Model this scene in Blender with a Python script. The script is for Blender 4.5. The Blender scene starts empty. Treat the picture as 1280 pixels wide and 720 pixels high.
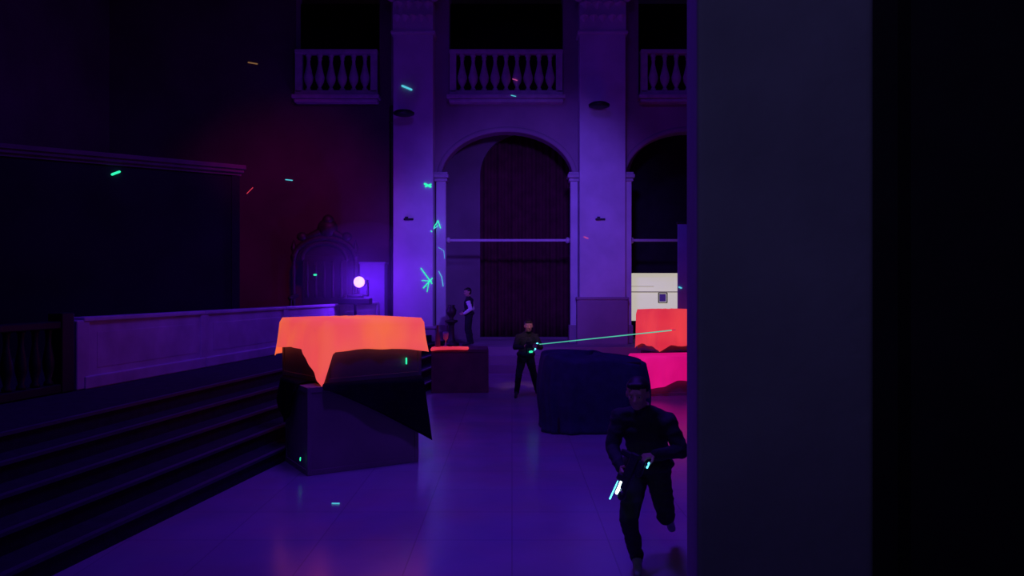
import bpy, bmesh, math, random
from mathutils import Vector, Matrix, noise
random.seed(4)
S = bpy.context.scene
V = Vector

# ------------------------------------------------------------------ materials
def mat(name, col, rough=0.7, metal=0.0, var=0.0, vscale=4.0, emit=None, estr=0.0, bump=0.0, bscale=30.0, spec=0.5):
    m = bpy.data.materials.new(name); m.use_nodes = True
    nt = m.node_tree; b = nt.nodes["Principled BSDF"]
    b.inputs["Roughness"].default_value = rough
    b.inputs["Metallic"].default_value = metal
    b.inputs["Specular IOR Level"].default_value = spec
    tc = nt.nodes.new("ShaderNodeTexCoord")
    if var > 0:
        n = nt.nodes.new("ShaderNodeTexNoise"); n.inputs["Scale"].default_value = vscale
        n.inputs["Detail"].default_value = 5
        nt.links.new(tc.outputs["Object"], n.inputs["Vector"])
        r = nt.nodes.new("ShaderNodeValToRGB")
        r.color_ramp.elements[0].position = 0.3; r.color_ramp.elements[1].position = 0.7
        r.color_ramp.elements[0].color = tuple(max(0, c*(1-var)) for c in col)+(1,)
        r.color_ramp.elements[1].color = tuple(min(1, c*(1+var*0.4)) for c in col)+(1,)
        nt.links.new(n.outputs["Fac"], r.inputs["Fac"])
        nt.links.new(r.outputs["Color"], b.inputs["Base Color"])
    else:
        b.inputs["Base Color"].default_value = tuple(col)+(1,)
    if bump > 0:
        n2 = nt.nodes.new("ShaderNodeTexNoise"); n2.inputs["Scale"].default_value = bscale
        nt.links.new(tc.outputs["Object"], n2.inputs["Vector"])
        bp = nt.nodes.new("ShaderNodeBump"); bp.inputs["Strength"].default_value = bump
        bp.inputs["Distance"].default_value = 0.02
        nt.links.new(n2.outputs["Fac"], bp.inputs["Height"])
        nt.links.new(bp.outputs["Normal"], b.inputs["Normal"])
    if emit:
        b.inputs["Emission Color"].default_value = tuple(emit)+(1,)
        b.inputs["Emission Strength"].default_value = estr
    return m

M = {}
M['plaster'] = mat('pale_plaster', (.66,.62,.68), .85, var=.18, vscale=1.2, bump=.15, bscale=8)
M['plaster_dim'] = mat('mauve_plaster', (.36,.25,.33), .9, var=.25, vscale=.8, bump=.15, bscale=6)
M['plaster_up'] = mat('upper_plaster', (.40,.34,.42), .9, var=.2, vscale=.9, bump=.1)
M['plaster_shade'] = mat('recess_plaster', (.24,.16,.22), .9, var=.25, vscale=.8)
M['maroon'] = mat('maroon_wall_paint', (.13,.05,.085), .9, var=.3, vscale=.7)
M['screen'] = mat('dark_screen_paint', (.035,.016,.035), .8, var=.3, vscale=1.0, spec=.2)
M['cornice'] = mat('cornice_paint', (.26,.11,.18), .8, var=.2)
M['stone'] = mat('balcony_stone', (.52,.46,.52), .75, var=.2, vscale=5)
M['black'] = mat('black_paint', (.012,.011,.014), .6, var=.3)
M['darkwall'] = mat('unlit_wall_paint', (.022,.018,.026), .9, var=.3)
M['nearpier'] = mat('grey_pier_plaster', (.35,.37,.39), .85, var=.16, vscale=2.0, bump=.2, bscale=15)
M['step'] = mat('dark_step_surface', (.035,.026,.045), .9, var=.3, vscale=9, bump=.3, bscale=90, spec=.2)  # very dark, rough colour for all the steps
M['stepedge'] = mat('step_nosing', (.08,.06,.10), .5, var=.2, vscale=6)
M['parapet'] = mat('parapet_marble', (.56,.50,.62), .5, var=.25, vscale=2.5)
M['wood'] = mat('dark_carved_wood', (.045,.02,.026), .5, var=.4, vscale=6)
M['crate'] = mat('grey_brown_box', (.30,.25,.22), .8, var=.2, vscale=1.5)
M['crate_dark'] = mat('charcoal_box', (.13,.14,.15), .75, var=.2, vscale=1.5)
M['crate2'] = mat('brown_box', (.22,.07,.10), .7, var=.3, vscale=3)
M['blackcloth'] = mat('black_cloth', (.008,.008,.010), .95, var=.3, vscale=10, spec=.1)
M['navy'] = mat('navy_cloth', (.035,.04,.085), .9, var=.3, vscale=6, bump=.2)
M['curtain'] = mat('maroon_curtain', (.12,.022,.05), .95, var=.3, vscale=3, spec=.1)
M['iron'] = mat('dark_iron', (.02,.02,.025), .5, metal=.3, var=.2)
M['steel'] = mat('pale_painted_steel', (.6,.52,.58), .5, var=.1)
M['skin'] = mat('skin', (.58,.32,.25), .55, var=.1, vscale=20)
M['hair'] = mat('dark_hair', (.015,.010,.009), .6, var=.3, vscale=40)
M['tee'] = mat('black_jacket', (.020,.020,.028), .85, var=.3, vscale=12, bump=.4, bscale=14)
M['trouser'] = mat('dark_trousers', (.018,.018,.026), .9, var=.3, vscale=12, bump=.4, bscale=14)
M['shoe'] = mat('grey_shoe', (.30,.28,.32), .6, var=.2, vscale=30)
M['shoe_dark'] = mat('dark_shoe', (.03,.03,.035), .6, var=.2, vscale=30)
M['white_shirt'] = mat('white_shirt', (.85,.85,.85), .8, var=.1, vscale=20)
M['eye'] = mat('eye_white', (.5,.5,.5), .3, var=.02)
M['pupil'] = mat('eye_pupil', (.01,.01,.01), .2, var=.02)
M['gun'] = mat('gun_plastic', (.03,.03,.035), .35, var=.1)
M['banner'] = mat('pale_banner', (.20,.30,.62), .6, var=.15, vscale=3)
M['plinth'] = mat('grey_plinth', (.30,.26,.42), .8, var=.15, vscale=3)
M['frame'] = mat('picture_frame', (.08,.05,.03), .5, var=.2)
def em(name, col, s): return mat(name, tuple(c*.3 for c in col), .5, var=.02, emit=col, estr=s)
M['e_cyan'] = em('led_cyan', (.12,.75,.9), 2.2)
M['e_white'] = em('led_white', (.7,.95,1), 6)
M['e_red'] = em('led_red', (1,.05,.1), 1.5)
M['l_green'] = em('laser_green', (.03,.85,.42), 1.2)
M['l_cyan'] = em('laser_cyan', (.1,.65,.8), .9)
M['l_red'] = em('laser_red', (1,.06,.12), .6)
M['l_amber'] = em('laser_amber', (.6,.3,.12), .3)
M['l_pink'] = em('laser_pink', (.8,.1,.4), .6)
M['beam'] = em('laser_beam', (.10,.70,.48), .75)
M['lens'] = em('lamp_lens', (.42,.22,1), 3.2)
M['lit'] = mat('glowing_white_wall', (.7,.68,.64), .8, var=.12, vscale=5, emit=(.66,.60,.52), estr=.74)  # light of the room beyond the arch put in as emission
M['shelf'] = mat('glowing_shelf', (.3,.26,.24), .7, var=.1, emit=(.25,.2,.18), estr=.4)  # shelf glows as well, carrying the same room light

def fluo(name, side, top, s):
    m = mat(name, side, .9, var=.08, vscale=4)
    nt = m.node_tree; b = nt.nodes["Principled BSDF"]
    n = nt.nodes.new("ShaderNodeTexNoise"); n.inputs["Scale"].default_value = 1.1
    tc = nt.nodes.new("ShaderNodeTexCoord"); nt.links.new(tc.outputs["Object"], n.inputs["Vector"])
    r = nt.nodes.new("ShaderNodeValToRGB")
    r.color_ramp.elements[0].position = .38; r.color_ramp.elements[1].position = .62
    r.color_ramp.elements[0].color = tuple(side)+(1,); r.color_ramp.elements[1].color = tuple(top)+(1,)
    nt.links.new(n.outputs["Fac"], r.inputs["Fac"])
    nt.links.new(r.outputs["Color"], b.inputs["Emission Color"])
    b.inputs["Emission Strength"].default_value = s
    return m
M['orange'] = fluo('fluorescent_orange_cloth', (.86,.082,.085), (.94,.15,.05), .92)
M['orange2'] = fluo('fluorescent_coral_cloth', (.74,.03,.06), (.88,.055,.07), .85)
M['pink'] = fluo('fluorescent_pink_cloth', (.66,.003,.16), (.82,.006,.22), .90)

def floor_mat():
    m = bpy.data.materials.new('polished_stone_floor'); m.use_nodes = True
    nt = m.node_tree; b = nt.nodes["Principled BSDF"]
    tc = nt.nodes.new("ShaderNodeTexCoord")
    br = nt.nodes.new("ShaderNodeTexBrick"); br.offset = 0.0
    br.inputs["Scale"].default_value = 1.0
    br.inputs["Brick Width"].default_value = .8; br.inputs["Row Height"].default_value = .8
    br.inputs["Mortar Size"].default_value = .006
    br.inputs["Color1"].default_value = (.48,.42,.49,1); br.inputs["Color2"].default_value = (.44,.39,.45,1)
    br.inputs["Mortar"].default_value = (.36,.32,.37,1)
    nt.links.new(tc.outputs["Object"], br.inputs["Vector"])
    n = nt.nodes.new("ShaderNodeTexNoise"); n.inputs["Scale"].default_value = 1.3; n.inputs["Detail"].default_value = 8
    nt.links.new(tc.outputs["Object"], n.inputs["Vector"])
    mx = nt.nodes.new("ShaderNodeMix"); mx.data_type = 'RGBA'; mx.blend_type = 'MULTIPLY'
    mx.inputs[0].default_value = .45
    nt.links.new(br.outputs["Color"], mx.inputs[6]); nt.links.new(n.outputs["Color"], mx.inputs[7])
    nt.links.new(mx.outputs[2], b.inputs["Base Color"])
    r = nt.nodes.new("ShaderNodeMapRange"); r.inputs[3].default_value = .13; r.inputs[4].default_value = .30
    nt.links.new(n.outputs["Fac"], r.inputs[0]); nt.links.new(r.outputs[0], b.inputs["Roughness"])
    return m
M['floor'] = floor_mat()

# ------------------------------------------------------------------ mesh builder
class MB:
    def __init__(s): s.bm = bmesh.new(); s.mats = []; s.cur = 0
    def m(s, key):
        k = M[key]
        if k not in s.mats: s.mats.append(k)
        s.cur = s.mats.index(k); return s
    def _tag(s, faces, smooth=False):
        for f in faces: f.material_index = s.cur; f.smooth = smooth
    def box(s, c, d, rot=None, bevel=0.0):
        mt = Matrix.Translation(V(c)) @ (rot.to_4x4() if rot else Matrix.Identity(4)) @ Matrix.Diagonal((d[0], d[1], d[2], 1))
        r = bmesh.ops.create_cube(s.bm, size=1, matrix=mt)
        fs = set(f for v in r['verts'] for f in v.link_faces)
        s._tag(fs)
        if bevel > 0:
            es = set(e for v in r['verts'] for e in v.link_edges)
            rr = bmesh.ops.bevel(s.bm, geom=list(es), offset=bevel, segments=2, affect='EDGES', profile=.5)
            s._tag(rr['faces'])
        return s
    def prism(s, pts, z0, z1):
        lo = [s.bm.verts.new((p[0], p[1], z0)) for p in pts]; hi = [s.bm.verts.new((p[0], p[1], z1)) for p in pts]
        n = len(pts); fs = [s.bm.faces.new(lo[::-1]), s.bm.faces.new(hi)]
        for i in range(n): fs.append(s.bm.faces.new((lo[i], lo[(i+1)%n], hi[(i+1)%n], hi[i])))
        s._tag(fs); return s
    def lathe(s, c, prof, seg=20, rot=None, sx=1, sy=1):
        rings = []
        for r, z in prof:
            ring = []
            for i in range(seg):
                a = 2*math.pi*i/seg
                p = V((r*math.cos(a)*sx, r*math.sin(a)*sy, z))
                if rot: p = rot @ p
                ring.append(s.bm.verts.new(p+V(c)))
            rings.append(ring)
        fs = []
        for a, b in zip(rings, rings[1:]):
            for i in range(seg): fs.append(s.bm.faces.new((a[i], a[(i+1)%seg], b[(i+1)%seg], b[i])))
        s._tag(fs, True)
        s._tag([s.bm.faces.new(rings[0][::-1]), s.bm.faces.new(rings[-1])]); return s
    def cap(s, a, b, ra, rb, seg=14, rings=4):
        a = V(a); b = V(b); ax = b-a
        if ax.length < 1e-6: ax = V((0,0,1e-4)); b = a+ax
        q = ax.to_track_quat('Z', 'Y').to_matrix()
        L = ax.length
        prof = []
        for i in range(1, rings+1):
            t = -math.pi/2 + (math.pi/2)*i/rings; prof.append((ra*math.cos(t), ra*math.sin(t)))
        for i in range(0, rings):
            t = (math.pi/2)*i/rings; prof.append((rb*math.cos(t), L+rb*math.sin(t)))
        rs = []
        for r, z in prof:
            rs.append([s.bm.verts.new(q @ V((r*math.cos(2*math.pi*i/seg), r*math.sin(2*math.pi*i/seg), z))+a) for i in range(seg)])
        p0 = s.bm.verts.new(q @ V((0,0,-ra))+a); p1 = s.bm.verts.new(q @ V((0,0,L+rb))+a)
        fs = []
        for x, y in zip(rs, rs[1:]):
            for i in range(seg): fs.append(s.bm.faces.new((x[i], x[(i+1)%seg], y[(i+1)%seg], y[i])))
        for i in range(seg):
            fs.append(s.bm.faces.new((p0, rs[0][(i+1)%seg], rs[0][i])))
            fs.append(s.bm.faces.new((p1, rs[-1][i], rs[-1][(i+1)%seg])))
        s._tag(fs, True); return s
    def ell(s, c, r, rot=None, seg=20):
        mt = Matrix.Translation(V(c)) @ (rot.to_4x4() if rot else Matrix.Identity(4)) @ Matrix.Diagonal((r[0], r[1], r[2], 1))
        q = bmesh.ops.create_uvsphere(s.bm, u_segments=seg, v_segments=seg//2+2, radius=1, matrix=mt)
        s._tag(set(f for v in q['verts'] for f in v.link_faces), True); return s
    def grid(s, fn, nu, nv, closed=False):
        g = [[s.bm.verts.new(fn(i/nu, j/nv)) for j in range(nv+1)] for i in range(nu if closed else nu+1)]
        fs = []
        for i in range(nu):
            for j in range(nv):
                a = g[i]; b = g[(i+1) % len(g)]
                fs.append(s.bm.faces.new((a[j], b[j], b[j+1], a[j+1])))
        s._tag(fs, True); return g
    def build(s, name, parent=None, solid=0):
        bmesh.ops.recalc_face_normals(s.bm, faces=s.bm.faces)
        me = bpy.data.meshes.new(name); s.bm.to_mesh(me); s.bm.free()
        for k in s.mats: me.materials.append(k)
        o = bpy.data.objects.new(name, me); S.collection.objects.link(o)
        if parent: o.parent = parent
        if solid:
            md = o.modifiers.new('thick', 'SOLIDIFY'); md.thickness = solid; md.offset = 0
        return o

def empty(name, loc=(0,0,0)):
    e = bpy.data.objects.new(name, None); e.empty_display_size = .2; S.collection.objects.link(e); return e

# ------------------------------------------------------------------ room shell
YB = 21.0
MB().m('floor').box((-1.5,10.2,-.1),(19.4,31,.2)).build('floor')
MB().m('plaster_up').box((-1.5,10.2,11.6),(19.4,31,.2)).build('ceiling')
MB().m('maroon').box((-11.1,10.2,5.75),(.2,31,11.5)).build('wall_left')
MB().m('plaster_dim').box((8.1,10.2,5.75),(.2,31,11.5)).build('wall_right')
MB().m('darkwall').box((-1.5,-5.2,5.75),(19,.2,11.5)).build('wall_front')
MB().m('darkwall').box((-1.5,25.5,5.75),(19,.2,11.5)).build('wall_rear')

def arch_pts(x0, x1, z0, zs, rise, n=28):
    c = (x0+x1)/2; h = (x1-x0)/2
    pts = [(x0, z0)]
    for i in range(n+1):
        a = math.pi - math.pi*i/n
        pts.append((c+h*math.cos(a), zs+rise*math.sin(a)))
    pts.append((x1, z0)); return pts
def wall_curve(name, outer, holes, y, depth, matk):
    cu = bpy.data.curves.new(name, 'CURVE'); cu.dimensions = '2D'; cu.fill_mode = 'BOTH'; cu.extrude = depth/2
    for pts in [outer]+holes:
        sp = cu.splines.new('POLY'); sp.points.add(len(pts)-1)
        for p, q in zip(sp.points, pts): p.co = (q[0], q[1], 0, 1)
        sp.use_cyclic_u = True
    o = bpy.data.objects.new(name, cu); S.collection.objects.link(o)
    o.matrix_world = Matrix.Translation((0, y+depth/2, 0)) @ Matrix.Rotation(math.pi/2, 4, 'X')
    bpy.context.view_layer.update()
    me = bpy.data.meshes.new_from_object(o.evaluated_get(bpy.context.evaluated_depsgraph_get()))
    me.transform(o.matrix_world)
    bpy.data.objects.remove(o)
    me.materials.clear()
    me.materials.append(M[matk])
    for p in me.polygons: p.use_smooth = False; p.material_index = 0
    ob = bpy.data.objects.new(name, me); S.collection.objects.link(ob); return ob

A1 = (-1.93, 1.66); A2 = (3.10, 6.65)
holes = [arch_pts(A1[0],A1[1],.05,5.1,1.27), arch_pts(A2[0],A2[1],.05,5.1,1.27),
         arch_pts(-5.9,-3.62,7.32,9.9,.9), arch_pts(-1.72,1.40,7.32,9.9,1.0), arch_pts(3.46,6.4,7.32,9.9,1.0)]
wb = wall_curve('wall_back', [(-11,0),(8,0),(8,11.5),(-11,11.5)], holes, YB, .45, 'plaster_dim')
wbl = wall_curve('wall_back_left', [(-11,.85),(-3.3,.85),(-3.3,11.5),(-11,11.5)],
           [arch_pts(-5.9,-3.62,7.32,9.9,.9)], YB-.02, .018, 'maroon')
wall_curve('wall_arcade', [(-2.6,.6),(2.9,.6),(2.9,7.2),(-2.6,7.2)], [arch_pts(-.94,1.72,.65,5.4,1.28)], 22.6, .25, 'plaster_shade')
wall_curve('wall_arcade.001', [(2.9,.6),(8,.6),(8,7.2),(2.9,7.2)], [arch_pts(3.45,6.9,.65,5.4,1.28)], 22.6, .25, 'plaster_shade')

def archivolt(name, x0, x1, zs, rise, y):
    b = MB().m('plaster_dim')
    c = (x0+x1)/2; h = (x1-x0)/2
    prof = [(0,0),(0,-.03),(.05,-.045),(.10,-.035),(.13,-.02),(.14,0)]
    n = 40; rings = []
    for i in range(n+1):
        a = math.pi-math.pi*i/n
        rings.append([b.bm.verts.new((c+(h+d)*math.cos(a), y+e, zs+(rise+d)*math.sin(a))) for d, e in prof])
    fs = []
    for p, q in zip(rings, rings[1:]):
        for k in range(len(prof)-1): fs.append(b.bm.faces.new((p[k], p[k+1], q[k+1], q[k])))
    b._tag(fs, True)
    return b.build(name)
archivolt('trim_arch', A1[0], A1[1], 5.1, 1.27, YB)
archivolt('trim_arch.001', A2[0], A2[1], 5.1, 1.27, YB)

def jamb(name, x, w):
    b = MB().m('plaster')
    b.box((x,20.9,2.85),(w,.3,4.5), bevel=.01)
    b.m('stone').box((x,20.88,5.02),(w+.08,.36,.08), bevel=.015).box((x,20.86,5.12),(w+.16,.42,.1), bevel=.02).box((x,20.88,5.2),(w+.1,.36,.06), bevel=.01)
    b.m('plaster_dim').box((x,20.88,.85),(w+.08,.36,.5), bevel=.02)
    return b.build(name)
jamb('arch_pilaster', -1.92, .26); jamb('arch_pilaster.001', 1.68, .2); jamb('arch_pilaster.002', 3.13, .2); jamb('arch_pilaster.003', 6.7, .2)

def pier(name, x0, x1, zb, zbase):
    cx = (x0+x1)/2; w = x1-x0; y0, y1 = 20.45, 21.0
    b = MB().m('plaster').box((cx,(y0+y1)/2,(zb+8.9)/2),(w,y1-y0,8.9-zb), bevel=.03)
    b.m('plaster_dim').box((cx,20.74,(zb+zbase)/2),(w+.14,.6,zbase-zb), bevel=.03)  # shadow at the pier foot put into a darker base colour
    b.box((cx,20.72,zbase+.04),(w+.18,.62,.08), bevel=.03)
    b.m('plaster').box((cx,20.7,8.9),(w+.12,.66,.1), bevel=.04)
    b.box((cx,20.72,9.35),(w,.6,.9))
    for row, z in ((0,9.0),(1,9.35)):
        nl = 5-row
        for i in range(nl):
            lx_ = x0+w*(i+.5)/nl
            def fn(u, v, lx_=lx_, z=z, nl=nl):
                ww = w/nl*.48*math.sin(math.pi*min(1, .18+.8*(1-v)))
                return V((lx_+(u-.5)*2*ww, y0+.02-.18*v**2.2-.03*math.cos((u-.5)*6), z+.42*v-.09*max(0, v-.8)*5))
            b.grid(fn, 6, 8)
    for sx in (-1, 1):
        b.lathe((cx+sx*(w/2+.02),20.4,9.85), [(.02,-.05),(.14,-.04),(.15,0),(.14,.04),(.02,.05)], 16, Matrix.Rotation(math.pi/2,3,'X'))
    b.m('stone').box((cx,20.68,10.05),(w+.3,.74,.14), bevel=.03).box((cx,20.7,10.4),(w+.1,.7,.55), bevel=.02).box((cx,20.66,10.75),(w+.4,.8,.16), bevel=.03)
    b.m('plaster').box((cx,20.72,11.15),(w,.55,.64))
    return b.build(name)
P1 = pier('stone_pier', -3.17, -2.10, .55, 1.0); P2 = pier('stone_pier.001', 1.80, 3.03, .55, 1.78); pier('stone_pier.002', 6.75, 7.9, .55, 1.78)

def balcony(name, x0, x1):
    b = MB().m('stone'); cx = (x0+x1)/2; w = x1-x0
    b.box((cx,20.84,7.27),(w+.12,.38,.1), bevel=.02).box((cx,20.88,7.17),(w+.02,.3,.1), bevel=.03)
    b.box((cx,20.86,7.39),(w,.2,.12), bevel=.015).box((cx,20.86,8.5),(w,.24,.12), bevel=.025)
    for x in (x0+.1, x1-.1): b.box((x,20.86,7.95),(.18,.2,1.1), bevel=.01)
    n = max(5, round(w/.36)); prof = [(.075,0),(.075,.05),(.045,.08),(.05,.12),(.115,.25),(.135,.36),(.10,.5),(.05,.72),(.045,.82),(.065,.86),(.05,.9),(.08,.94),(.08,1.0)]
    for i in range(n):
        x = x0+.2+(w-.4)*(i+.5)/n
        b.lathe((x,20.86,7.45), prof, 14)
    return b.build(name)
balcony('balcony_balustrade', -5.88, -3.64); BAL = balcony('balcony_balustrade.001', -1.70, 1.38); balcony('balcony_balustrade.002', 3.48, 6.38)

for i, (a, c) in enumerate(((-1.8,1.58),(3.24,6.6))):
    b = MB().m('steel'); b.box(((a+c)/2,21.12,3.41),(c-a,.07,.07), bevel=.01)
    for x in (a+.05, c-.05): b.lathe((x,21.12,3.41), [(.07,-.05),(.09,0),(.07,.05)], 12, Matrix.Rotation(math.pi/2,3,'Y'))
    b.build('tie_rod' + ('' if i == 0 else '.001'))
for i, (x, z) in enumerate(((-2.83,6.74),(2.28,6.95))):
    b = MB().m('iron')
    b.box((x,20.4,z+.02),(.1,.12,.1), bevel=.01).cap((x,20.38,z+.02),(x,20.2,z-.02),.025,.025)
    b.lathe((x,20.1,z-.05), [(.05,.07),(.2,.05),(.28,0),(.27,-.05),(.18,-.08),(.04,-.09)][::-1], 20)
    b.build('hanging_spotlight' + ('' if i == 0 else '.001'))
for i, (x, z) in enumerate(((-2.75,3.93),(2.35,3.93))):
    MB().m('iron').box((x,20.43,z),(.26,.06,.05), bevel=.01).box((x-.05,20.4,z+.02),(.08,.08,.09), bevel=.01).build('iron_bracket' + ('' if i == 0 else '.001'))
b = MB().m('iron'); b.cap((-3.26,20.88,.95),(-3.26,20.88,7.0),.07,.07)  # dark rod standing in for the shaded gap beside the pier
for z in (1.8,3.4,5,6.6): b.lathe((-3.26,20.88,z), [(.08,-.03),(.09,-.02),(.09,.02),(.08,.03)], 14)
b.build('pier_shade_pipe')

# ------------------------------------------------------------------ platform & steps
def lx(l, y): return -l + .163*y
b = MB()
for k in range(5):
    l0 = 4.27+.3*k; z = .17*(k+1)
    b.m('step')
    if k < 4:
        l1 = l0+.3
        b.prism([(lx(l0,-5),-5),(lx(l0,20.98),20.98),(lx(l1,20.98),20.98),(lx(l1,-5),-5)], .001, z)
    else:
        b.prism([(lx(l0,-5),-5),(lx(l0,20.98),20.98),(-10.99,20.98),(-10.99,-5)], .001, z)
    b.m('stepedge').prism([(lx(l0-.02,-5),-5),(lx(l0-.02,18.6),18.6),(lx(l0+.04,18.6),18.6),(lx(l0+.04,-5),-5)], z-.025, z+.004)
b.build('chancel_steps')
b = MB().m('plaster_dim')
for k in range(3):
    y0 = 18.9+.28*k; y1 = y0+.28 if k < 2 else 25.3
    b.prism([(lx(4.27,y0)+.0,y0),(7.98,y0),(7.98,y1),(lx(4.27,y0)-(1.4 if k==2 else 0),y1)], .001, .2*(k+1))
b.build('arcade_steps')

d = V((.163,1,0)).normalized(); ang = math.atan2(d.x, d.y); R = Matrix.Rotation(-ang, 3, 'Z')
b = MB()
ys = [9.45, 12.1, 14.9, 17.7, 20.2]
for a, c in zip(ys, ys[1:]):
    m_ = (a+c)/2; L = (c-a)/d.y
    b.m('parapet').box((lx(6.9,m_),m_,1.27),(.16,L-.02,.84), R)
    b.box((lx(6.9,m_),m_,.93),(.24,L-.02,.16), R, bevel=.015)
    b.box((lx(6.9,m_)+.08,m_,1.32),(.01,L-.5,.45), R, bevel=.003)
    b.box((lx(6.9,m_),m_,1.71),(.22,L,.06), R, bevel=.015)
for y in ys: b.box((lx(6.9,y),y,1.28),(.2,.22,.85), R, bevel=.015)
b.build('marble_parapet')
b = MB().m('iron')
b.box((lx(6.9,6.4),6.4,1.66),(.16,5.6,.09), R, bevel=.015).box((lx(6.9,6.4),6.4,.91),(.16,5.6,.1), R, bevel=.01)
prof = [(.05,0),(.05,.04),(.03,.07),(.06,.2),(.065,.28),(.03,.5),(.035,.62),(.05,.66)]
yy = 3.8
while yy < 9.1:
    b.lathe((lx(6.9,yy),yy,.955), prof, 12); yy += .2
for y in (3.65,9.2): b.box((lx(6.9,y),y,1.33),(.2,.2,.95), R, bevel=.015)
b.build('dark_balustrade')

p0 = V((-5.7,16,0)); p1 = V((-10.95,12.26,0)); dd = (p1-p0).normalized(); nn = V((-dd.y, dd.x, 0))
if nn.y > 0: nn = -nn
def quad(a, c, near, far): return [(q.x, q.y) for q in (a+nn*near, c+nn*near, c-nn*far, a-nn*far)]
b = MB().m('screen').prism(quad(p0,p1,0,.35), .851, 4.5)
b.m('cornice').prism(quad(p0-dd*.05,p1,.04,.4), 4.44, 4.5).prism(quad(p0-dd*.09,p1,.09,.44), 4.5, 4.57).prism(quad(p0-dd*.12,p1,.13,.48), 4.57, 4.65)
b.m('screen')
b.prism(quad(p0,p1,.02,0), .851, 1.3)
b.prism(quad(p0-dd*.02,p0+dd*.14,.025,.37), .851, 4.44)
SCR = b.build('wall_screen')

# ------------------------------------------------------------------ near pier and dark wall (right)
b = MB().m('nearpier')
def rp(pts, r=.03, n=5):
    out = []; N = len(pts)
    for i in range(N):
        p = V(pts[i]+(0,)); a = (V(pts[i-1]+(0,))-p).normalized(); c = (V(pts[(i+1)%N]+(0,))-p).normalized()
        A = p+a*r; C = p+c*r
        for k in range(n+1):
            t = k/n; q = A*(1-t)**2+p*2*t*(1-t)+C*t*t; out.append((q.x, q.y))
    return out
b.prism(rp([(.722,3.0),(1.415,3.0),(1.6,3.8),(.864,3.8)]), 0.001, 11.49)
b.prism(rp([(.70,2.97),(1.437,2.97),(1.63,3.83),(.85,3.83)]), 0.001, .25)
b.build('plaster_pier')
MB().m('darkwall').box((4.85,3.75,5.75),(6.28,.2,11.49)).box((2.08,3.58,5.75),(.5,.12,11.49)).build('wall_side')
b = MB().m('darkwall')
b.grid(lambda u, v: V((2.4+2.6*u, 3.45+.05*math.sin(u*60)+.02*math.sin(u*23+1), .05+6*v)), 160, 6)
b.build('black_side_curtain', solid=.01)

# ------------------------------------------------------------------ curtains in the arches
def curtain(name, x0, x1, y, z0, z1, k='curtain', waves=15):
    b = MB().m(k)
    b.grid(lambda u, v: V((x0+(x1-x0)*u, y+.045*math.sin(u*waves*2*math.pi)*(1-.3*v)+.02*math.sin(u*41), z0+(z1-z0)*v)), waves*12, 8)
    b.m('iron').cap((x0-.1,y,z1+.02),(x1+.1,y,z1+.02),.03,.03)
    return b.build(name, solid=.012)
curtain('arch_curtain', -1.15, 1.95, 23.0, .62, 6.9)
b = MB().m('darkwall')
b.box((5.45,23.2,4.65),(4.5,.1,4.2)).box((5.45,23.2,.86),(4.5,.1,.5)).box((6.6,23.2,1.9),(2.6,.1,1.7)); b.build('wall_partition')
b = MB().m('lit').box((4.35,23.6,1.80),(2.6,.06,1.6))  # panel glows by itself in place of a lit room
b.m('shelf').box((4.35,23.54,1.98),(2.5,.08,.03)).box((3.9,23.55,2.15),(.9,.04,.015))
b.m('frame')
for x, z, w, h in ((4.62,1.8,.26,.3),):
    b.box((x,23.53,z+h/2),(w,.05,.025)).box((x,23.53,z-h/2),(w,.05,.025)).box((x-w/2,23.53,z),(.025,.05,h)).box((x+w/2,23.53,z),(.025,.05,h))
b.m('white_shirt').box((4.62,23.56,1.8),(.2,.02,.24)); b.build('glowing_room_wall')

# ------------------------------------------------------------------ boxes with cloths
def rotpts(c, ang, w, d):
    r = V((math.cos(ang), math.sin(ang), 0)); l = V((-math.sin(ang), math.cos(ang), 0)); c = V((c[0], c[1], 0))
    return [c, c+r*w, c+r*w+l*d, c+l*d]
def crate(b, c, ang, w, d, z0, z1, k='crate'):
    P = rotpts(c, ang, w, d)
    b.m(k).prism([(p.x, p.y) for p in P], z0, z1)
    ctr = sum(P, V((0,0,0)))/4; R_ = Matrix.Rotation(ang, 3, 'Z')
    for p in P:
        q = p+(ctr-p).normalized()*.018
        b.box((q.x, q.y, (z0+z1)/2), (.05,.05,z1-z0), R_, bevel=.006)
    for z in (z0+.03, z1-.03):
        for i in range(4):
            m_ = (P[i]+P[(i+1)%4])/2; L = (P[i]-P[(i+1)%4]).length
            R2 = Matrix.Rotation(ang+(0 if i%2 == 0 else math.pi/2), 3, 'Z')
            b.box((m_.x, m_.y, z), (L,.02,.06), R2, bevel=.004)
    return P
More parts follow.
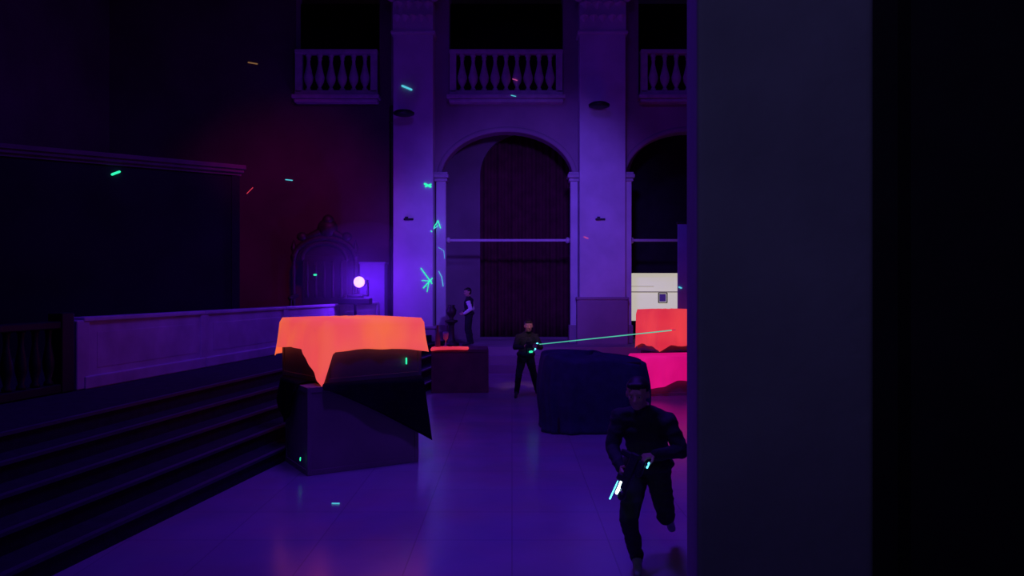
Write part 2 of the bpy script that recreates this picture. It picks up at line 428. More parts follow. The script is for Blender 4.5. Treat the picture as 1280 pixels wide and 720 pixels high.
def drape(b, k, P, ztop, drops, edge, fold=.02, flare=.06, spike=.16, n=44, seed=1, top=True, floor_z=None, spike_after=None, soft=.012, sag=0.0, wav=.02):
    b.m(k); ctr = sum(P, V((0,0,0)))/4
    sa = spike_after if spike_after is not None else spike
    per = []
    for i in range(4):
        a, c = P[i], P[(i+1)%4]; L = (c-a).length
        nrm = V(((c-a).y, -(c-a).x, 0)).normalized()
        for j in range(n):
            t = j/n; s_ = t*L
            pos = a.lerp(c, t)
            da, dc = s_, L-s_
            prevn = V(((P[i]-P[i-1]).y, -(P[i]-P[i-1]).x, 0)).normalized()
            nx = V(((P[(i+2)%4]-c).y, -(P[(i+2)%4]-c).x, 0)).normalized()
            wa = max(0, 1-da/.12)*.5; wc = max(0, 1-dc/.12)*.5
            nr = (nrm*(1-wa-wc)+prevn*wa+nx*wc).normalized()
            ka = max(0, 1-da/sa); kc = max(0, 1-dc/spike)
            dr = edge + (drops[i]-edge)*ka**1.1 + (drops[(i+1)%4]-edge)*kc**1.1
            cn = max(0, 1-da/.2)+max(0, 1-dc/.2)
            dr += wav*math.sin(s_*9+seed+i*2)
            f = fold*(math.sin(s_*17+seed*3+i)+.6*math.sin(s_*31+seed+i*5))
            per.append((pos, nr, dr, f, cn))
    N = len(per)
    def fn(u, v):
        pos, nr, dr, f, cn = per[int(round(u*N)) % N]
        z = ztop-dr*v
        o = soft+(.045-.012)*min(1, v*8)+flare*v**1.3*(1+.8*cn)+f*min(1, v*1.6)
        if floor_z is not None and z < floor_z: z = floor_z
        return V((pos.x, pos.y, z))+nr*o
    g = b.grid(fn, N, 16, closed=True)
    if top:
        ring = [g[i][0] for i in range(N)]
        c = b.bm.verts.new((ctr.x, ctr.y, ztop+.012))
        mid = [b.bm.verts.new((ctr.x+(r.co.x-ctr.x)*.6, ctr.y+(r.co.y-ctr.y)*.6, ztop+.008+.006*math.sin(i*.5))) for i, r in enumerate(ring)]
        fs = []
        for i in range(N):
            fs.append(b.bm.faces.new((ring[i], ring[(i+1)%N], mid[(i+1)%N], mid[i])))
            fs.append(b.bm.faces.new((mid[i], mid[(i+1)%N], c)))
        b._tag(fs, True)

EST = e = empty('cloth_covered_crate_stack')
b = MB(); crate(b, (-2.28,8.58), math.radians(32), 1.34, .86, .001, .985); b.build('lower_crate', e)
b = MB(); PU = crate(b, (-2.13,8.80), math.radians(40), 1.28, 1.18, 1.0, 1.70, 'crate_dark'); b.build('upper_crate', e)
b = MB(); drape(b, 'orange', PU, 1.725, [.74,.42,.45,.47], .35, spike=.46, spike_after=.07, fold=.013, flare=.04, n=60, wav=.010); b.build('orange_cloth', e, solid=.006)
b = MB().m('blackcloth')
def bc(u, v):
    A = V((-2.12,8.80,1.0)).lerp(V((-1.16,9.60,1.0)), u)
    C = V((-2.14,8.62,1.0)).lerp(V((-1.08,9.285,1.0)), u)
    out = V((.53,-.848,0))
    if v < .25:
        q = v/.25; return A.lerp(C+out*.02, q)+V((0,0,.012*math.sin(q*3.1)+.006))
    q = (v-.25)/.75; drop = .03+.70*u**1.15
    return C+out*(.03+.05*q+.02*math.sin(u*13+q*2)*q)+V((.07*u*q,.03*u*q,-drop*q))
b.grid(bc, 44, 24)
def bc2(u, v):
    A = V((-2.30,9.00,1.0)).lerp(V((-2.84,9.62,1.0)), u)
    C = V((-2.42,8.82,1.0)).lerp(V((-2.80,9.40,1.0)), u)
    out = V((-.848,-.53,0))
    if v < .25:
        q = v/.25; return A.lerp(C+out*.02, q)+V((0,0,.012*math.sin(q*3.1)+.006))
    q = (v-.25)/.75; drop = .05+.44*math.sin(math.pi*min(1,.05+.75*u))**1.6
    return C+out*(.03+.04*q+.015*math.sin(u*15)*q)+V((0,0,-drop*q))
b.grid(bc2, 36, 20)
b.build('black_cloth', e, solid=.006)

e = empty('brown_crate')
b = MB(); PB = crate(b, (-1.60,15.35), math.radians(3), 1.12, .9, .001, .87, 'crate2'); b.build('crate_body', e)
b = MB(); P3 = rotpts((-1.58,15.36), math.radians(3), .66, .5)
drape(b, 'orange2', P3, .885, [.04,.02,.02,.04], .02, spike=.1, fold=.003, flare=.005, wav=.004); b.build('orange_cloth', e, solid=.004)
b = MB().m('crate2').lathe((-1.52,15.7,.9), [(.06,0),(.055,.02),(.05,.2),(.02,.3),(.018,.42),(.022,.44)], 14)
b.m('stone').lathe((-1.36,15.75,.9), [(.04,0),(.05,.01),(.012,.03),(.01,.12),(.05,.16),(.06,.26),(.055,.3)], 14)
b.build('table_bottle', e)

ER = e = empty('cloth_covered_crate_stack.001')
b = MB(); crate(b, (3.22,17.1), math.radians(8), 1.1, 1.1, .001, .64, 'crate2'); b.build('lower_crate', e)
b = MB(); PR = crate(b, (3.32,17.2), math.radians(24), 1.1, .9, .655, 1.58); b.build('upper_crate', e)
b = MB(); drape(b, 'orange2', PR, 1.60, [.92,.7,.6,.9], .80, spike=.25, fold=.016, flare=.02, seed=3); b.build('orange_cloth', e, solid=.006)
e = empty('pink_draped_crate')
b = MB(); PP = crate(b, (2.62,14.9), math.radians(10), 1.3, 1.0, .001, .72); b.build('crate_body', e)
b = MB(); drape(b, 'pink', PP, .745, [.62,.5,.5,.45], .46, spike=.6, fold=.02, flare=.05, seed=5); b.build('pink_cloth', e, solid=.006)

b = MB().m('banner').box((4.32,18.6,2.1),(.62,.05,3.1), bevel=.01)
b.m('iron').box((4.32,18.6,.06),(.75,.3,.1), bevel=.02).box((4.32,18.6,3.67),(.66,.07,.06), bevel=.01).cap((4.32,18.65,.1),(4.32,18.65,3.65),.02,.02)
BN = b.build('banner_stand')

e = empty('draped_table')
PT = rotpts((.62,11.0), math.radians(6), 1.28, .85)
b = MB().m('wood'); 
cT = sum(PT, V((0,0,0)))/4
b.box((cT.x,cT.y,1.0),(1.24,.82,.05), Matrix.Rotation(math.radians(6),3,'Z'), bevel=.01)
for p in PT:
    q = p.lerp(cT, .08); b.lathe((q.x,q.y,.001), [(.03,0),(.035,.3),(.03,.7),(.04,.98)], 12)
b.build('table_frame', e)
b = MB().m('navy'); NU = 220
def blob(u, v):
    a = 2*math.pi*u
    c_, s_ = math.cos(a), math.sin(a)
    ex = .55
    X = math.copysign(abs(c_)**ex, c_); Y = math.copysign(abs(s_)**ex, s_)
    t = v
    if t < .25:
        q = t/.25; rad = math.sin(q*math.pi/2); z = 1.13-.10*(1-math.cos(q*math.pi/2))-.05*X*rad
        k = rad*.98
    else:
        q = (t-.25)/.75; z = (1.03-.05*X)*(1-q)+.012*q
        k = .98+.07*math.sin(math.pi*min(1,q*1.2))+.02*q
    fold = .034*math.sin(a*13+1.3)+.026*math.sin(a*23+.4)+.02*math.sin(a*7+2)
    k2 = k+fold*max(0, (t-.2))*1.3
    w_, d__ = .78, .50
    p = V((X*w_*k2, Y*d__*k2, 0)); p.rotate(Matrix.Rotation(math.radians(6),3,'Z').to_euler())
    zz = max(.012, z + (.035*math.sin(X*5+1)+.025*math.sin(Y*7))*(1-abs(2*t-.4) if t < .5 else 0))
    return V((cT.x,cT.y,0))+p+V((0,0,zz))
b.grid(blob, NU, 36, closed=True); b.build('table_cloth', e, solid=.006)

b = MB().m('wood').lathe((-1.58,20.0,.6), [(.2,0),(.2,.06),(.12,.1),(.08,.2),(.07,.5),(.1,.58),(.17,.62),(.17,.66),(.06,.68),(.05,.72),(.12,.82),(.14,.92),(.08,1.02),(.1,1.06)], 24)
b.build('pedestal_urn')

# ------------------------------------------------------------------ carved throne on the platform
b = MB().m('wood'); cx, cy, z0 = -4.86, 19.6, .851
def cbx(x, y, z, w, d_, h, bv=.015): b.box((cx+x, cy+y, z0+z), (w, d_, h), bevel=bv)
cbx(0,0,.12,1.75,1.0,.24); cbx(0,-.02,.62,1.3,.8,.10); cbx(0,.05,.42,1.2,.7,.4)
turn = [(.07,0),(.07,.08),(.045,.12),(.07,.25),(.075,.4),(.04,.6),(.05,.75),(.04,1.2),(.06,1.45),(.045,1.6),(.06,1.75),(.075,1.8)]
for sx in (-.80,.80):
    b.lathe((cx+sx, cy+.32, z0+.24), turn, 16); b.lathe((cx+sx,cy+.32,z0+2.04),[(.08,0),(.08,.06),(.03,.1),(.07,.2),(.08,.26),(.05,.34),(.012,.46)],16)
    b.cap((cx+sx*.85,cy+.2,z0+1.05),(cx+sx*.85,cy-.42,z0+1.0),.05,.06)
    b.lathe((cx+sx*.85,cy-.38,z0+.6),[(.05,0),(.03,.05),(.05,.15),(.03,.3),(.05,.4)],12)
cbx(0,.36,1.3,1.15,.1,1.6)
for i in range(5): b.lathe((cx-.44+.22*i, cy+.28, z0+1.0), [(.04,0),(.05,.1),(.03,.3),(.05,.6),(.03,.8),(.045,.95)], 10)
n = 24
for i in range(n):
    a0 = math.pi*i/n; a1 = math.pi*(i+1)/n
    for R0, rr, h in ((.80,.08,.55),(.58,.06,.42)):
        b.cap((cx+R0*math.cos(a0),cy+.32,z0+2.0+h*math.sin(a0)),(cx+R0*math.cos(a1),cy+.32,z0+2.0+h*math.sin(a1)),rr,rr,10,3)
b.grid(lambda u, v: V((cx+.76*math.cos(math.pi*u)*v, cy+.36, z0+1.95+.5*math.sin(math.pi*u)*v)), 24, 4)
b.ell((cx+.08,cy+.3,z0+2.80),(.27,.16,.24)); b.ell((cx+.10,cy+.28,z0+3.0),(.15,.12,.15))
for sx in (-1,1):
    b.cap((cx+.05+sx*.18,cy+.3,z0+2.7),(cx+sx*.5,cy+.3,z0+2.55),.10,.06); b.ell((cx+sx*.58,cy+.3,z0+2.58),(.14,.1,.12))
THR = b.build('carved_throne')

# ------------------------------------------------------------------ stage lamp
e = empty('stage_moving_light')
lx0, ly0 = -3.43, 17.4
b = MB().m('black')
b.box((lx0-.12,ly0,1.80),(.72,.34,.14), bevel=.02)
b.box((lx0-.12,ly0,1.90),(.34,.26,.10), bevel=.02)
for sx in (-.16,.16): b.box((lx0+.0+sx,ly0,2.10),(.04,.12,.38), bevel=.01)
b.box((lx0,ly0,1.94),(.36,.14,.05), bevel=.01)
b.lathe((lx0,ly0+.14,2.235), [(.05,0),(.1,.02),(.12,.1),(.12,.22),(.135,.26),(.135,.30)], 24, Matrix.Rotation(math.pi/2,3,'X'))
b.lathe((lx0-.12,ly0,.855), [(.22,0),(.22,.03),(.03,.06),(.03,.89),(.12,.90)], 18)
b.build('lamp_body', e)
b = MB().m('lens').lathe((lx0,ly0-.165,2.235), [(.02,.012),(.08,.01),(.125,0)][::-1], 24, Matrix.Rotation(math.pi/2,3,'X')); b.build('lamp_lens', e)
b = MB().m('plinth').box((-3.70,20.55,1.80),(.66,.5,1.88), bevel=.02).box((-3.70,20.55,2.76),(.70,.54,.06), bevel=.015).box((-3.70,20.55,.95),(.72,.56,.18), bevel=.015)  # box added to catch the blue lamp glow beside the pier
b.build('glow_plinth')
hz = bpy.data.materials.new('lamp_bloom_haze'); hz.use_nodes = True; nt = hz.node_tree
nt.nodes.remove(nt.nodes['Principled BSDF'])
vs = nt.nodes.new('ShaderNodeVolumeScatter'); vs.inputs['Color'].default_value = (.8,.75,1,1); vs.inputs['Density'].default_value = .055; vs.inputs['Anisotropy'].default_value = .3
nt.links.new(vs.outputs[0], nt.nodes['Material Output'].inputs['Volume'])
M['haze'] = hz
b = MB().m('haze').ell((-3.3,17.3,2.25),(1.7,1.5,1.35), None, 32); b.build('lamp_bloom_haze')  # local volume added around the lamp to give it bloom

# ------------------------------------------------------------------ laser figures on surfaces (thin lit strips)
def strip(k, pts, r=.02):
    b.m(k)
    for a, c in zip(pts, pts[1:]): b.cap(a, c, r, r, 6, 2)
YW, YP, YJ = 20.975, 20.44, 20.74
b = MB(); strip('l_green', [(-7.60,14.60,4.26),(-7.50,14.67,4.32)], .025); b.build('laser_mark', SCR)
b = MB(); strip('l_red', [(-7.24,YW,4.68),(-7.08,YW,4.84)], .010); strip('l_amber', [(-7.2,YW,8.26),(-6.96,YW,8.22)], .018)
strip('l_cyan', [(-6.18,YW,5.06),(-6.0,YW,5.04)], .014); b.build('laser_mark', wbl)
b = MB(); strip('l_cyan', [(-2.92,YP,7.48),(-2.68,YP,7.38)], .026)
strip('l_green', [(-2.32,YP,4.87),(-2.17,YP,4.80)], .03); strip('l_green', [(-2.3,YP,4.80),(-2.16,YP,4.86)], .02)
strip('l_green', [(-2.14,YP,3.60),(-2.06,YJ,3.82),(-2.0,YJ,3.92),(-1.93,YJ,3.72)], .012)
strip('l_cyan', [(-2.16,YP,3.62),(-2.0,YJ,3.78)], .012)
strip('l_green', [(-2.42,YP,2.62),(-2.13,YP,2.22)], .014); strip('l_green', [(-2.36,YP,2.10),(-2.12,YP,2.36)], .014); strip('l_green', [(-2.40,YP,2.30),(-2.14,YP,2.28)], .010); strip('l_green', [(-2.26,YP,2.0),(-2.2,YP,2.3)], .010)
strip('l_cyan', [(-1.98,YJ,2.55),(-1.90,YJ,2.4),(-1.86,YJ,2.15)], .008)
strip('l_cyan', [(-1.99,YJ,3.2),(-1.84,YJ,3.1),(-1.82,YJ,2.9)], .004); b.build('laser_mark', P1)
b = MB(); strip('l_pink', [(.02,20.72,7.74),(.14,20.72,7.70)], .012); strip('l_cyan', [(-.02,20.64,7.28),(.10,20.64,7.25)], .010); b.build('laser_mark', BAL)
b = MB(); strip('l_pink', [(1.92,YP,3.46),(2.02,YP,3.42)], .014); b.build('laser_mark', P2)
b = MB(); strip('l_green', [(-5.10,19.82,2.44),(-5.06,19.82,2.44)], .028); b.build('laser_mark', THR)
b = MB(); strip('l_green', [(-1.30,9.45,1.235),(-1.30,9.45,1.17)], .010); strip('l_green', [(-2.37,8.60,.20),(-2.372,8.60,.17)], .007); b.build('laser_mark', EST)
b = MB(); strip('l_cyan', [(4.04,18.56,2.12),(4.09,18.56,2.10)], .02); b.build('laser_mark', BN)
b = MB(); strip('l_red', [(3.60,17.25,1.16),(3.66,17.27,1.16)], .03); b.build('laser_mark', ER)
b = MB(); strip('l_cyan', [(-1.75,7.47,.006),(-1.68,7.47,.006)], .005); b.build('laser_mark', bpy.data.objects['floor'])

# ------------------------------------------------------------------ people
def frame(f, up=V((0,0,1))):
    f = V(f).normalized(); s_ = f.cross(up).normalized(); u = s_.cross(f).normalized()
    return Matrix((s_, f, u)).transposed()

def remesh(b, name, vox, smooth, parent, assign, mats, wrinkle=0):
    tmp = b.build(name+'_tmp')
    md = tmp.modifiers.new('r', 'REMESH'); md.mode = 'VOXEL'; md.voxel_size = vox; md.use_smooth_shade = True
    sm = tmp.modifiers.new('s', 'SMOOTH'); sm.factor = .5; sm.iterations = smooth
    bpy.context.view_layer.update()
    me = bpy.data.meshes.new_from_object(tmp.evaluated_get(bpy.context.evaluated_depsgraph_get()))
    bpy.data.objects.remove(tmp)
    me.materials.clear()
    for k in mats: me.materials.append(M[k])
    cloth = set()
    for p in me.polygons:
        p.material_index = assign(p.center) if assign else 0
        p.use_smooth = True
        if wrinkle and p.material_index in (0, 1, 2): cloth.update(p.vertices)
    if wrinkle:
        nr = [v.normal.copy() for v in me.vertices]
        for i in cloth:
            v = me.vertices[i]; c = v.co
            w_ = 1-abs(noise.noise(V((c.x*7, c.y*7, c.z*15))))*2.4
            w2 = noise.noise(c*24)
            v.co = c+nr[i]*(wrinkle*(max(-.6, w_)*.9+.4*w2))
    me.name = name
    o = bpy.data.objects.new(name, me); S.collection.objects.link(o); o.parent = parent; return o

def segd(p, a, c):
    ab = c-a; t = max(0, min(1, (p-a).dot(ab)/max(1e-9, ab.length_squared))); return (p-(a+ab*t)).length

def hand(name, wr, d_, n_, th, parent, curl=.75, k='skin', s=.86):
    d_ = V(d_).normalized(); n_ = V(n_); n_ = (n_-d_*n_.dot(d_)).normalized(); t_ = d_.cross(n_).normalized()
    if t_.dot(V(th)) < 0: t_ = -t_
    wr = V(wr); b = MB().m(k)
    b.cap(wr-d_*.02*s, wr+d_*.02*s, .022*s, .024*s)
    for o in (-.026,-.009,.009,.026): b.cap(wr+d_*.02*s+t_*o*.7*s, wr+d_*.085*s+t_*o*s, .014*s, .012*s)
    for o, L in ((.029,.070),(.0097,.080),(-.0097,.074),(-.029,.058)):
        p = wr+d_*.088*s+t_*o*s; a = .25
        for i, (fr, r0) in enumerate(((.45,.0088),(.30,.0080),(.25,.0072))):
            a += curl*(.6 if i == 0 else 1.0)
            q = p+(d_*math.cos(a)+n_*math.sin(a))*L*fr*s
            b.cap(p, q, r0*s, r0*.93*s, 10, 3); p = q
    p = wr+d_*.03*s+t_*.026*s
    for dv, L, r0 in (((.55,.75,.35),.038,.0125),((.8,.35,.6),.030,.0098),((.75,-.05,.75),.025,.0088)):
        q = p+(d_*dv[0]+t_*dv[1]+n_*dv[2]).normalized()*L*s; b.cap(p, q, r0*s, r0*.9*s, 10, 3); p = q
    return remesh(b, name, .0030, 2, parent, None, [k])

def person(name, J, facing, sleeve='tee', torso='tee', shoe='shoe', s=1.0, hands=None, hairlen=.0, sk='skin', bulk=1.0, hood=False, wrinkle=.006):
    e = empty(name)
    J = {k: V(v) for k, v in J.items()}
    F = frame(facing); H = J['head']
    side = (J['shR']-J['shL']).normalized(); hs = (J['hipR']-J['hipL']).normalized()
    b = MB().m(torso); bones = []
    def c_(a, q, ra, rb, lab):
        k = 1.0 if lab in ('skin', 'foot') else bulk
        b.cap(a, q, ra*s*k, rb*s*k); bones.append((a, q, lab, (ra+rb)/2*s*k))
    for o in (-1, 1):
        c_(J['pelvis']+hs*.045*o*s, J['waist']+hs*.045*o*s, .095, .088, 'torso')
        c_(J['waist']+side*.045*o*s, J['chest']+side*.055*o*s, .088, .100, 'torso')
        c_(J['chest']+side*.055*o*s, J['neck']-(J['neck']-J['chest'])*.25+side*.05*o*s, .095, .062, 'torso')
        c_(J['hipL' if o < 0 else 'hipR'], J['pelvis'], .082, .09, 'leg')
    c_(J['shL'], J['shR'], .056, .056, 'torso')
    c_(J['shL'], J['neck'], .050, .046, 'torso'); c_(J['shR'], J['neck'], .050, .046, 'torso')
    c_(J['chest'], J['neck'], .09, .050, 'torso')
    c_(J['neck']-V((0,0,.01)), J['neck']+(H-J['neck'])*.16, .052, .048, 'torso')
    c_(J['neck'], H-F@V((0,.02,.04))*s, .042, .042, 'skin')
    fw = V((F[0][1], F[1][1], 0)).normalized()
    if hood:
        for o in (-.05, 0, .05):
            c_(J['neck']-fw*.055+side*o-V((0,0,.02)), J['neck']-fw*.075+side*o*.8-V((0,0,.07)), .042, .035, 'torso')
    hem = J['pelvis'].z-.045
    b.ell(J['pelvis']+V((0,0,.03)), (.165*s*bulk,.130*s*bulk,.085*s), frame(hs.cross(V((0,0,1)))) )
    for sd in 'LR':
        c_(J['sh'+sd], J['el'+sd], .054, .042, 'arm'); c_(J['el'+sd], J['wr'+sd], .042, .030, 'arm')
        c_(J['el'+sd], J['el'+sd].lerp(J['wr'+sd], .45), .043, .038, 'arm')
        if bulk > 1.05:
            for t in (.25,.5,.75):
                q = J['el'+sd].lerp(J['wr'+sd], t); b.ell(q, (.046-.008*t,)*3, None, 12)
        c_(J['hip'+sd], J['kn'+sd], .083, .056, 'leg'); c_(J['kn'+sd], J['an'+sd], .055, .042, 'leg')
        an, to, kn = J['an'+sd], J['to'+sd], J['kn'+sd]
        fd = (to-an); back = V((fd.x, fd.y, fd.z*.3)).normalized()
        shin = (an-kn).normalized()
        c_(kn.lerp(an,.15)-back*.012*s, kn.lerp(an,.5)-back*.016*s, .052, .045, 'leg')
        heel = an - back*.025*s + shin*.038*s
        c_(an, heel, .038, .036, 'foot'); c_(heel, to, .036, .033, 'foot'); c_(to, to+back*.035*s, .033, .026, 'foot')
        c_(an, to, .036, .030, 'foot')
    def h(x, y, z): return H+F@V((x, y, z))*s
    b.ell(h(0,-.008,.022), (.074*s,.092*s,.088*s), F)
    b.ell(h(0,.012,-.030), (.060*s,.070*s,.072*s), F)
    b.cap(h(0,.048,-.082), h(0,.052,-.078), .022*s, .020*s)
    b.cap(h(-.04,.0,-.068), h(-.01,.05,-.084), .022*s, .018*s); b.cap(h(.04,.0,-.068), h(.01,.05,-.084), .022*s, .018*s)
    b.cap(h(0,.080,.008), h(0,.101,-.024), .008*s, .012*s)
    b.cap(h(-.013,.086,-.027), h(.013,.086,-.027), .008*s, .008*s)
    b.cap(h(-.034,.072,.026), h(.034,.072,.026), .010*s, .010*s)
    b.cap(h(-.038,.062,-.014), h(-.03,.066,-.02), .016*s, .013*s); b.cap(h(.038,.062,-.014), h(.03,.066,-.02), .016*s, .013*s)
    b.cap(h(-.016,.079,-.050), h(.016,.079,-.050), .0065*s, .0065*s); b.cap(h(-.013,.077,-.059), h(.013,.077,-.059), .0075*s, .0075*s)
    for o in (-1, 1):
        b.ell(h(.077*o,-.005,-.006), (.010*s,.018*s,.030*s), F); 
    b.ell(h(0,-.020,.040), (.083*s,.094*s,.084*s), F); b.ell(h(0,-.045,-.002-hairlen*.5), (.072*s,.062*s,(.075+hairlen)*s), F)
    b.cap(h(-.04,.050,.085), h(.045,.056,.080), .018*s, .018*s)
    lab = {'torso': 0, 'arm': 1, 'leg': 2, 'foot': 3, 'skin': 4}
    Fi = F.transposed()
    def assign(p):
        q = Fi@(p-H)/s
        if q.length < .16 and q.z > -.105:
            if abs(q.x) > .070 and abs(q.y+.005) < .028 and -.04 < q.z < .026: return 4
            if q.z > .058 or (q.y < -.012 and q.z > -.055-hairlen) or (abs(q.x) > .062 and q.z > .02 and q.y < .03): return 5
            if q.y > -.05 or q.z < -.05: return 4
        best = min(bones, key=lambda t: segd(p, t[0], t[1])-t[3]); r = lab[best[2]]
        if r == 2 and p.z > hem: return 0
        if r == 0 and p.z < hem: return 2
        return r
    remesh(b, 'body', .0075, 3, e, assign, [torso, sleeve, 'trouser', shoe, sk, 'hair'], wrinkle)
    b = MB()
    for o in (-1, 1):
        b.m('eye').ell(h(.029*o,.071,.005), (.0115*s,.009*s,.0062*s), F, 12); b.m('pupil').ell(h(.029*o,.078,.005), (.005*s,.004*s,.005*s), F, 10)
    b.build('eyes', e)
    if hands:
        for i, hd in enumerate(hands): hand('hand_'+'rl'[i], parent=e, s=.86*s, **hd)
    return e

def gun(rear, muz, up):
    rear = V(rear); muz = V(muz); f = (muz-rear).normalized(); F = frame(f, V(up)); L = (muz-rear).length
    b = MB()
    def P_(x, y, z): return rear+F@V((x, y, z))
    def bx(k, c, d_, bv=.006): b.m(k).box(P_(*c), d_, F, bevel=bv)
    bx('gun', (0,L*.30,0), (.05,L*.55,.075), .012); bx('gun', (0,L*.66,.005), (.04,L*.35,.05), .01)
    b.m('gun').cap(P_(0,L*.8,.01), P_(0,L,.01), .022, .016); b.cap(P_(0,L*.93,.01), P_(0,L*.97,.01), .03, .03)
    bx('gun', (0,L*.12,-.07), (.034,.045,.11), .01); bx('gun', (0,L*.62,-.045), (.034,.05,.07), .01)
    bx('gun', (0,L*.28,.05), (.025,L*.3,.03), .006); b.m('gun').cap(P_(0,L*.16,.075), P_(0,L*.40,.075), .016, .02)
    b.cap(P_(0,L*.22,-.05), P_(0,L*.36,-.055), .006, .006)
    return b, P_, bx, L

# --- runner
R_ = dict(head=(.895,5.47,1.345), neck=(.950,5.58,1.215), chest=(.985,5.65,1.06), waist=(1.01,5.73,.89), pelvis=(1.02,5.77,.76),
          shL=(1.125,5.545,1.135), shR=(.795,5.675,1.145), elL=(1.215,5.50,.93), wrL=(1.00,5.38,.93), elR=(.735,5.64,.93), wrR=(.765,5.44,.83),
          hipL=(1.09,5.75,.735), hipR=(.945,5.795,.735), knR=(.845,5.57,.43), anR=(.93,5.73,.105), toR=(.915,5.60,.034),
          knL=(1.16,5.80,.38), anL=(1.245,6.12,.29), toL=(1.285,6.19,.165))
p = person('running_player', R_, (-.35,-.90,-.22), bulk=1.18, hood=True, wrinkle=.008, hands=[
    dict(wr=R_['wrR'], d_=(.05,-.65,-.35), n_=(1,.1,-.1), th=(0,-.2,1), curl=.7),
    dict(wr=R_['wrL'], d_=(-.85,-.30,-.05), n_=(-.1,.3,-1), th=(0,-1,.2), curl=.8)])
b, P_, bx, L = gun((.875,5.34,.955), (.745,5.31,.655), (.6,-.3,.5))
b.m('e_white').cap(P_(-.0,L*.62,-.035), P_(0,L*.95,-.035), .008, .011); b.m('e_cyan').cap(P_(.02,L*.72,-.05), P_(.02,L*1.12,-.055), .004, .006)
b.m('e_cyan').cap(P_(-.02,L*.10,.10), P_(-.02,L*.20,.10), .007, .007); b.m('e_red').cap(P_(-.09,L*.28,.03), P_(-.09,L*.31,.03), .007, .007)
b.m('gun').cap(P_(-.02,L*.15,.05), P_(-.02,L*.15,.095), .01, .01); b.cap(P_(0,L*.29,.02), P_(-.085,L*.29,.03), .008, .008)
b.build('laser_gun', p)

# --- standing shooter
Q = dict(head=(.315,14.64,1.375), neck=(.295,14.70,1.235), chest=(.28,14.72,1.09), waist=(.27,14.73,.93), pelvis=(.265,14.74,.80),
         shL=(.455,14.74,1.165), shR=(.125,14.66,1.165), elL=(.545,14.62,.97), wrL=(.475,14.44,.985), elR=(.06,14.54,.98), wrR=(.215,14.405,.985),
         hipL=(.335,14.77,.765), hipR=(.195,14.72,.765), knL=(.42,14.72,.43), anL=(.49,14.87,.105), toL=(.54,14.75,.034),
         knR=(.125,14.62,.43), anR=(.09,14.75,.105), toR=(.07,14.62,.034))
p = person('standing_player', Q, (.10,-.98,-.05), shoe='shoe_dark', bulk=1.12, hands=[
    dict(wr=Q['wrR'], d_=(.9,-.1,.15), n_=(.2,1,-.1), th=(0,0,1), curl=.7),
    dict(wr=Q['wrL'], d_=(-.35,-.6,.2), n_=(-.8,.4,.0), th=(0,0,1), curl=.7)])
b, P_, bx, L = gun((.24,14.34,1.0), (.49,14.46,1.02), (0,0,1))
b.m('e_cyan').ell(P_(-.03,L*.75,-.05), (.04,.04,.04)); b.m('e_cyan').ell(P_(0,L*.95,.03), (.022,.022,.022)); b.m('l_green').cap(P_(.03,L*.3,-.10), P_(.03,L*.45,-.10), .02, .02)
b.build('laser_gun', p)
b = MB().m('beam').cap((.52,14.47,1.04), (3.58,17.24,1.15), .008, .013, 8, 2); b.build('laser_beam')

# --- attendant by the arch
bx0, by0, bz0 = -1.13, 20.05, .6
def off(d): return {k: (bx0+v[0], by0+v[1], bz0+v[2]) for k, v in d.items()}
W = off(dict(head=(-.03,-.03,1.39), neck=(0,0,1.25), chest=(.0,.0,1.10), waist=(.0,.01,.94), pelvis=(0,.01,.81),
         shL=(-.02,-.17,1.18), shR=(.05,.16,1.18), elL=(.07,-.25,.96), wrL=(-.10,-.24,.84), elR=(.09,.2,.95), wrR=(-.08,.2,.86),
         hipL=(0,-.075,.78), hipR=(.01,.08,.78), knL=(-.04,-.08,.43), anL=(.02,-.08,.105), toL=(-.11,-.09,.034),
         knR=(0,.09,.43), anR=(.07,.09,.105), toR=(-.06,.1,.034)))
person('attendant', W, (-.85,-.5,-.1), sleeve='white_shirt', shoe='shoe_dark', bulk=1.14, hands=[
    dict(wr=W['wrR'], d_=(-.9,0,-.1), n_=(0,-1,0), th=(0,0,1), curl=.4),
    dict(wr=W['wrL'], d_=(-.9,0,-.1), n_=(0,1,0), th=(0,0,1), curl=.4)])

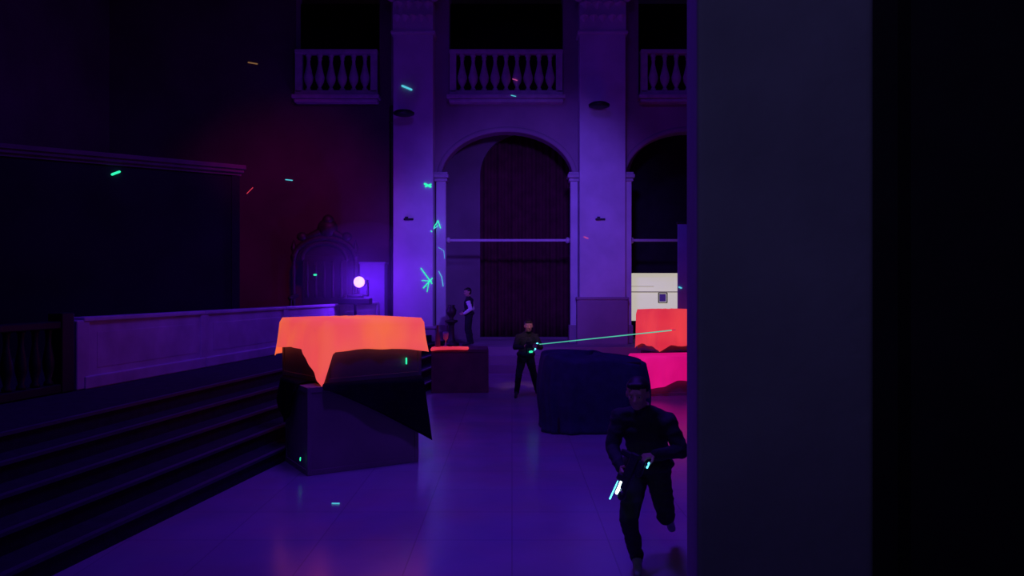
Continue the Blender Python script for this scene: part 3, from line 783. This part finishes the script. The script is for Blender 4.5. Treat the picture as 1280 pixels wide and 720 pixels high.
# ------------------------------------------------------------------ lights
def area(name, loc, target, size, energy, col, sy=None):
    l = bpy.data.lights.new(name, 'AREA'); l.size = size; l.energy = energy; l.color = col
    if sy: l.shape = 'RECTANGLE'; l.size_y = sy
    o = bpy.data.objects.new(name, l); S.collection.objects.link(o); o.location = loc
    o.rotation_euler = (V(target)-V(loc)).to_track_quat('-Z', 'Y').to_euler(); return o
def spot(name, loc, target, energy, col, ang=60, blend=.8, rad=.3):
    l = bpy.data.lights.new(name, 'SPOT'); l.energy = energy; l.color = col; l.spot_size = math.radians(ang); l.spot_blend = blend; l.shadow_soft_size = rad
    o = bpy.data.objects.new(name, l); S.collection.objects.link(o); o.location = loc
    o.rotation_euler = (V(target)-V(loc)).to_track_quat('-Z', 'Y').to_euler(); return o
VIO = (.12,.022,1.0); VIOL = (.175,.07,1.0)
area('violet_ceiling_wash', (-.5,8.5,10.9), (0,9,0), 2.5, 330, VIO)
spot('violet_floor_spot', (-1.0,4.5,8.0), (0.6,7.8,0), 720, VIO, 62, 1.0, .4)
spot('violet_wall_fill', (1.2,11.5,6.0), (0.6,21,3.3), 1850, VIOL, 54, 1.0)  # unseen high spot added to brighten the piers and back wall
spot('violet_spot', (-.6,12.0,7.0), (-2.65,20.5,3.2), 800, VIOL, 26, 1.0)
spot('red_spot', (-2.5,10.0,9.0), (-6.2,20.5,3.9), 620, (1.0,.03,.42), 36, 1.0)
spot('stage_wash', (-1.0,7.0,7.5), (-5.0,13.5,1.3), 330, VIO, 38, 1.0)
spot('cool_pier_fill', (-.9,-2.8,6.0), (1.1,3.0,3.4), 125, (.34,.28,1.0), 50, 1.0)  # unseen spot behind the camera, added to light the near pier
spot('player_face_fill', (.6,9.0,6.0), (.32,14.6,1.45), 600, (1.0,.45,.55), 8, 1.0, .1)  # unseen narrow spot added to brighten the standing player's face
l = bpy.data.lights.new('added_wall_glow', 'POINT'); l.energy = 65; l.color = (.16,.015,1); l.shadow_soft_size = .06
o = bpy.data.objects.new('added_wall_glow', l); S.collection.objects.link(o); o.location = (-3.55,19.3,2.2)  # extra point light added near the wall, behind the lamp itself
l = bpy.data.lights.new('stage_lamp_light', 'POINT'); l.energy = 80; l.color = (.15,.015,1); l.shadow_soft_size = .1
o = bpy.data.objects.new('stage_lamp_light', l); S.collection.objects.link(o); o.location = (-3.40,17.08,2.235)

w = bpy.data.worlds.new('world'); S.world = w; w.use_nodes = True
w.node_tree.nodes['Background'].inputs[0].default_value = (.01,.004,.03,1); w.node_tree.nodes['Background'].inputs[1].default_value = .3
S.view_settings.view_transform = 'Standard'

cam = bpy.data.cameras.new('camera'); cam.lens = 27; cam.sensor_width = 36; cam.clip_end = 200
co = bpy.data.objects.new('camera', cam); S.collection.objects.link(co)
co.location = (0,0,2.1); co.rotation_euler = (math.pi/2,0,0); S.camera = co
